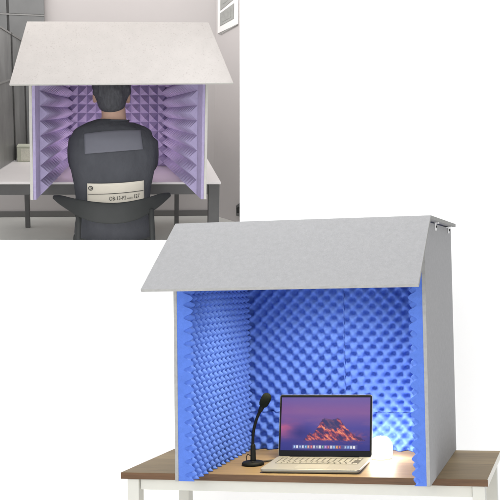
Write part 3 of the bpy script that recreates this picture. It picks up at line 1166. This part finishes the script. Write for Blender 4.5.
for xt, xb, vt, vb in ((79, 74.5, VC + 0.05, VC + 0.02), (151, 156.5, VC + 0.05, VC + 0.02)):
    bm = bmesh.new()
    a = rp(xt, 209, vt)
    b = at_w(xb, vb, W_FLOOR + 0.0008)
    b.x = a.x + (b.x - a.x) * 0.75
    tube(bm, [a, a.lerp(b, 0.4), b], [0.013, 0.0125, 0.0085], 16)
    mesh_obj('leg', bm, RM['chair'], chv, True, origin=O)
for xt in (80, 149):
    bm = bmesh.new()
    a = at_w(xt, -0.16, W_SEAT - 0.012)
    b = Vector((a.x, -0.14, W_FLOOR + 0.0008))
    tube(bm, [a, b], [0.012, 0.0085], 16)
    mesh_obj('leg', bm, RM['chair'], chv, True, origin=O)
bm = bmesh.new()
sxl, sxr = at_w(79, -0.34, W_SEAT).x, at_w(151, -0.34, W_SEAT).x
hexa(bm, [(sxl + 0.02, -0.50, W_SEAT - 0.03), (sxr - 0.02, -0.50, W_SEAT - 0.03), (sxr, -0.14, W_SEAT - 0.03), (sxl, -0.14, W_SEAT - 0.03),
          (sxl + 0.02, -0.50, W_SEAT - 0.002), (sxr - 0.02, -0.50, W_SEAT - 0.002), (sxr, -0.14, W_SEAT - 0.002), (sxl, -0.14, W_SEAT - 0.002)], 0.012, 3)
mesh_obj('seat', bm, RM['chair'], chv, True, origin=O)

# ------------------------------------------------------------------ person, seen from behind
pe, O = room_thing('person', rp(113, 238, -0.34), 'person in a charcoal t-shirt seated with back to us inside the purple foam booth', 'person')
PXM = 0.00475                                      # metres per photo pixel at the sitter's depth
VT = -0.30


def ring_pts(spec, grow=0.0):
    """spec rows: x centre, y, half width (px), half depth (m), v centre."""
    return [rp(x, y, v) for x, y, *_r, v in spec], [(h * PXM + grow, dpt + grow) for _x, _y, h, dpt, _v in spec]


torso = [(113, 245, 33, 0.105, VT + 0.01), (113, 232, 36.5, 0.112, VT), (113, 220, 35, 0.106, VT), (113, 205, 34, 0.100, VT), (113, 186, 36, 0.100, VT), (113, 168, 39.5, 0.108, VT), (113, 152, 41, 0.112, VT + 0.005),
         (113, 140, 40, 0.105, VT + 0.015), (113, 132, 36, 0.086, VT + 0.03), (113.5, 126, 25, 0.066, VT + 0.045), (114, 119.5, 12.5, 0.055, VT + 0.055)]
neck_ = [(114, 127, 13, 0.056, VT + 0.05), (114, 117, 11.8, 0.054, VT + 0.062), (113, 106, 11.8, 0.056, VT + 0.075), (112, 100, 11, 0.055, VT + 0.085)]
SIDE = (1, 0, 0)


def limb(bm, rows, radii):
    tube(bm, catmull([rp(*r) for r in rows], 5), [x.x for x in catmull([(r, 0, 0) for r in radii], 5)], 16)


arms = [[(79.5, 140, VT + 0.02), (78, 151, VT + 0.03), (78.5, 163, VT + 0.09), (82, 170, VT + 0.20), (92, 166, VT + 0.33), (96, 163.5, VT + 0.40)],
        [(147, 140, VT + 0.02), (148.5, 151, VT + 0.03), (148, 163, VT + 0.09), (143, 169, VT + 0.20), (133, 165, VT + 0.33), (129, 163, VT + 0.40)]]
arm_r = [0.043, 0.042, 0.038, 0.034, 0.028, 0.024]
HC = rp(111.5, 93, VT + 0.095)                     # head centre
bm = bmesh.new()
pts, rad = ring_pts(torso, -0.004)
tube(bm, pts, rad, 24, side=SIDE)
pts, rad = ring_pts(neck_)
tube(bm, pts, rad, 20, side=SIDE)
ball(bm, HC + Vector((0, 0, 0.012)), (0.076, 0.094, 0.098))
ball(bm, HC + Vector((0, 0.030, -0.045)), (0.056, 0.062, 0.062))
for sg in (-1, 1):
    ball(bm, HC + Vector((sg * 0.078, 0.008, -0.022)), (0.010, 0.021, 0.032), 16)
    ball(bm, HC + Vector((sg * 0.03, 0.088, 0.005)), (0.013, 0.01, 0.01), 12)
tube(bm, [HC + Vector((0, 0.088, 0.01)), HC + Vector((0, 0.112, -0.026)), HC + Vector((0, 0.094, -0.036))], [0.008, 0.013, 0.008], 12)
tube(bm, [HC + Vector((-0.022, 0.087, -0.062)), HC + Vector((0, 0.094, -0.060)), HC + Vector((0.022, 0.087, -0.062))], 0.007, 10)
for sd, rows in zip((-1, 1), arms):
    limb(bm, rows, arm_r)
    wr = rp(*rows[-1])
    fd = Vector((-sd * 0.25, 0.95, -0.02)).normalized()
    sdv = Vector((0.97, sd * 0.25, 0))
    palm = wr + fd * 0.045
    tube(bm, [wr - fd * 0.01, wr + fd * 0.03, wr + fd * 0.085], [(0.022, 0.018), (0.036, 0.016), (0.040, 0.014)], 16, side=sdv)
    for kf, (off, ln) in enumerate(((-0.031, 0.062), (-0.011, 0.074), (0.010, 0.070), (0.030, 0.055))):
        b0 = wr + fd * 0.078 + sdv * off
        b1 = b0 + fd * ln * 0.5 + Vector((0, 0, -0.003))
        b2 = b0 + fd * ln * 0.92 + Vector((0, 0, -0.020))
        tube(bm, [b0, b1, b2], [0.0092, 0.0086, 0.0070], 10)
    b0 = wr + fd * 0.03 - sdv * sd * 0.030
    tube(bm, [b0, b0 + fd * 0.03 - sdv * sd * 0.022, b0 + fd * 0.058 - sdv * sd * 0.026 + Vector((0, 0, -0.01))], [0.0115, 0.0105, 0.008], 10)
# thighs and lower legs under the desk
W_TH = W_SEAT + 0.055
legs = []
for sd in (-1, 1):
    hx = rp(113, 238, VT).x + sd * 0.085
    hip = Vector((hx, VT + 0.02, W_TH))
    knee = Vector((hx + sd * 0.05, VT + 0.46, W_TH + 0.0))
    ank = Vector((hx + sd * 0.06, VT + 0.78, W_FLOOR + 0.05))
    toe = ank + Vector((sd * 0.02, 0.12, -0.012))
    legs.append((hip, knee, ank, toe))
    tube(bm, [hip, hip.lerp(knee, 0.5), knee, knee.lerp(ank, 0.4), ank], [0.068, 0.064, 0.048, 0.044, 0.030], 16)
    tube(bm, [ank + Vector((0, -0.03, -0.01)), ank.lerp(toe, 0.5) + Vector((0, 0, -0.006)), toe + Vector((0, 0, -0.010))], [(0.030, 0.028), (0.034, 0.024), (0.028, 0.014)], 14, side=SIDE)
body = remeshed('body', bm, RM['skin'], pe, 0.0075, 5, O)
# hair: a short cap, cropped high above the nape
bm = bmesh.new()
ball(bm, HC + Vector((0, -0.006, 0.020)), (0.083, 0.100, 0.101))
ball(bm, HC + Vector((0, -0.030, -0.026)), (0.068, 0.074, 0.076))
for v in list(bm.verts):
    q = v.co - HC
    if q.y > 0.055 and q.z < 0.075:
        v.co.y = HC.y + 0.055
    if q.z < -0.080:
        v.co.z = HC.z - 0.080 + (q.z + 0.080) * 0.4
for k in range(150):
    a = random.uniform(0, math.tau)
    zz = random.uniform(-0.2, 1)
    rr = math.sqrt(max(0, 1 - zz * zz))
    p = HC + Vector((0.081 * rr * math.cos(a), -0.006 + 0.097 * rr * math.sin(a), 0.020 + 0.098 * zz))
    if p.y - HC.y > 0.05 and p.z - HC.z < 0.07:
        continue
    ball(bm, p, (0.012, 0.012, 0.016), 8)
remeshed('hair', bm, RM['hair'], pe, 0.006, 2, O)
# t-shirt
bm = bmesh.new()
pts, rad = ring_pts([(113, 240, 35, 0.108, VT)] + [r for r in torso[1:-1]] + [(114, 121.0, 14.5, 0.058, VT + 0.052)], 0.006)
tube(bm, pts, rad, 28, side=SIDE)
for rows in arms:
    limb(bm, rows[:4], [0.050, 0.049, 0.047, 0.044])
    a = rp(*rows[0])
    tube(bm, [rp(113 + (rows[0][0] - 113) * 0.45, 129.5, VT + 0.035), a.lerp(rp(113 + (rows[0][0] - 113) * 0.6, 131, VT + 0.03), 0.5), a], [0.042, 0.050, 0.050], 16)
for k in range(14):                                # soft folds across the lower back and at the arm pits
    sx_ = random.choice((-1, 1))
    x0, y0 = 113 + sx_ * random.uniform(16, 34), random.uniform(150, 196)
    c0 = rp(x0, y0, VT - 0.075 + 0.0012 * abs(x0 - 113))
    c1 = rp(x0 + sx_ * random.uniform(-14, 6), y0 - random.uniform(4, 12), VT - 0.078 + 0.0012 * abs(x0 - 113))
    tube(bm, [c0, c0.lerp(c1, 0.5) + Vector((0, -0.006, 0)), c1], [0.006, 0.010, 0.006], 8)
shirt = remeshed('shirt', bm, RM['shirt'], pe, 0.0075, 16, O)
cb_ = bmesh.new()                                  # ribbed crew neck
ring_ = []
cc = rp(113.8, 120.6, VT + 0.052)
for k in range(29):
    a = math.tau * k / 28
    ring_.append(cc + Vector((0.0665 * math.cos(a), 0.062 * math.sin(a), -0.008 * math.sin(a) * 1.2)))
tube(cb_, ring_, 0.0062, 10)
mesh_obj('collar', cb_, RM['shirt'], shirt, True, origin=O)
tree = BVHTree.FromPolygons([v.co.copy() + O for v in shirt.data.vertices], [list(p.vertices) for p in shirt.data.polygons])
bm = bmesh.new()                                   # trousers over hips and legs
tube(bm, [rp(113, 246, VT + 0.01), rp(113, 240, VT), rp(113, 234, VT)], [(36 * PXM, 0.112), (39 * PXM, 0.122), (38 * PXM, 0.118)], 24, side=SIDE)
for hip, knee, ank, toe in legs:
    tube(bm, [hip, hip.lerp(knee, 0.5), knee, knee.lerp(ank, 0.4), ank + (knee - ank) * 0.06], [0.078, 0.074, 0.060, 0.056, 0.048], 16)
remeshed('trousers', bm, RM['trouser'], pe, 0.009, 4, O)


def on_back(x, y, lift_):
    p = rp(x, y, -0.9)
    d = (p - R_CAM).normalized()
    hit = tree.ray_cast(p, d)
    return (hit[0] if hit[0] is not None else rp(x, y, VT - 0.1)) - d * lift_


def back_patch(name, fn, nu, nv, m, parent, lift_):
    bm = bmesh.new()
    g = [[bm.verts.new(on_back(*fn(i / nu, j / nv), lift_)) for i in range(nu + 1)] for j in range(nv + 1)]
    # iron out the cloth's folds a little
    fs = []
    for j in range(nv):
        for i in range(nu):
            fs.append(bm.faces.new((g[j][i], g[j][i + 1], g[j + 1][i + 1], g[j + 1][i])))
    for _ in range(3):
        bmesh.ops.smooth_vert(bm, verts=[v for v in bm.verts if not v.is_boundary], factor=0.5, use_axis_y=True, use_axis_x=False, use_axis_z=False)
    ext = bmesh.ops.extrude_face_region(bm, geom=fs)
    bmesh.ops.translate(bm, verts=[e for e in ext['geom'] if isinstance(e, bmesh.types.BMVert)], vec=(0, 0.002, 0))
    return mesh_obj(name, bm, m, parent, True, origin=O)


def f_grey(s, t):
    xl, xr = 84.2 + 0.6 * t, 140.5 + 2.6 * t
    x = xl + (xr - xl) * s
    ytop = 133.8 - 3.6 * s - 1.2 * math.sin(math.pi * s)
    ybot = 154.0 - 4.6 * s
    return x, ytop + (ybot - ytop) * t


back_patch('back_print', f_grey, 26, 10, RM['patch'], shirt, 0.006)


def f_cream(s, t):
    xl, xr = 87.0 + 0.4 * t, 144.0 + 0.2 * t
    x = xl + (xr - xl) * s
    ytop = 183.4 + 2.2 * s - 5.2 * s * s
    return x, ytop + (24.0 - 2.0 * s) * t


strip = back_patch('waist_print', f_cream, 28, 8, RM['strip'], shirt, 0.007)


def strip_pt(s, t, lift_=0.0098):
    return on_back(*f_cream(s, t), lift_)


bm = bmesh.new()                                   # printed line across the strip
prev = None
for k in range(41):
    s = 0.01 + 0.98 * k / 40
    a, b = bm.verts.new(strip_pt(s, 0.435)), bm.verts.new(strip_pt(s, 0.462))
    if prev:
        bm.faces.new((prev[0], a, b, prev[1]))
    prev = (a, b)
mesh_obj('printed_line', bm, RM['ink'], strip, origin=O)
bm = bmesh.new()                                   # round emblem: ring with a broken D inside
cs, ctn = 0.062, 0.20
rr = 2.35
for r1_, r2_, a0, a1 in ((rr, rr * 0.70, 0, 360), (rr * 0.48, rr * 0.20, -100, 130)):
    prev = None
    for k in range(33):
        a = math.radians(a0 + (a1 - a0) * k / 32)
        q = []
        for r_ in (r1_, r2_):
            s = cs + r_ * math.cos(a) / 57.0
            t = ctn + r_ * math.sin(a) / 24.0
            q.append(bm.verts.new(strip_pt(s, t)))
        if prev:
            bm.faces.new((prev[0], q[0], q[1], prev[1]))
        prev = q
mesh_obj('emblem', bm, RM['ink'], strip, origin=O)


def lettering(text, s0, s1, t0, t1, parent):
    cu_ = bpy.data.curves.new('lettering', 'FONT')
    cu_.body = text
    cu_.resolution_u = 3
    to = bpy.data.objects.new('lettering', cu_)
    COL.objects.link(to)
    dg = bpy.context.evaluated_depsgraph_get()
    me = bpy.data.meshes.new_from_object(to.evaluated_get(dg))
    bpy.data.objects.remove(to)
    bm = bmesh.new()
    bm.from_mesh(me)
    xs = [v.co.x for v in bm.verts]
    ys = [v.co.y for v in bm.verts]
    x0, x1, y0, y1 = min(xs), max(xs), min(ys), max(ys)
    for v in bm.verts:
        s = s0 + (s1 - s0) * (v.co.x - x0) / (x1 - x0)
        t = t1 + (t0 - t1) * (v.co.y - y0) / (y1 - y0)
        v.co = strip_pt(s, t)
    return mesh_obj('lettering', bm, RM['ink'], parent, origin=O)


lettering('OB-13-P2', 0.385, 0.685, 0.575, 0.745, strip)
lettering('seat', 0.70, 0.80, 0.675, 0.735, strip)
lettering('127', 0.825, 0.92, 0.565, 0.735, strip)
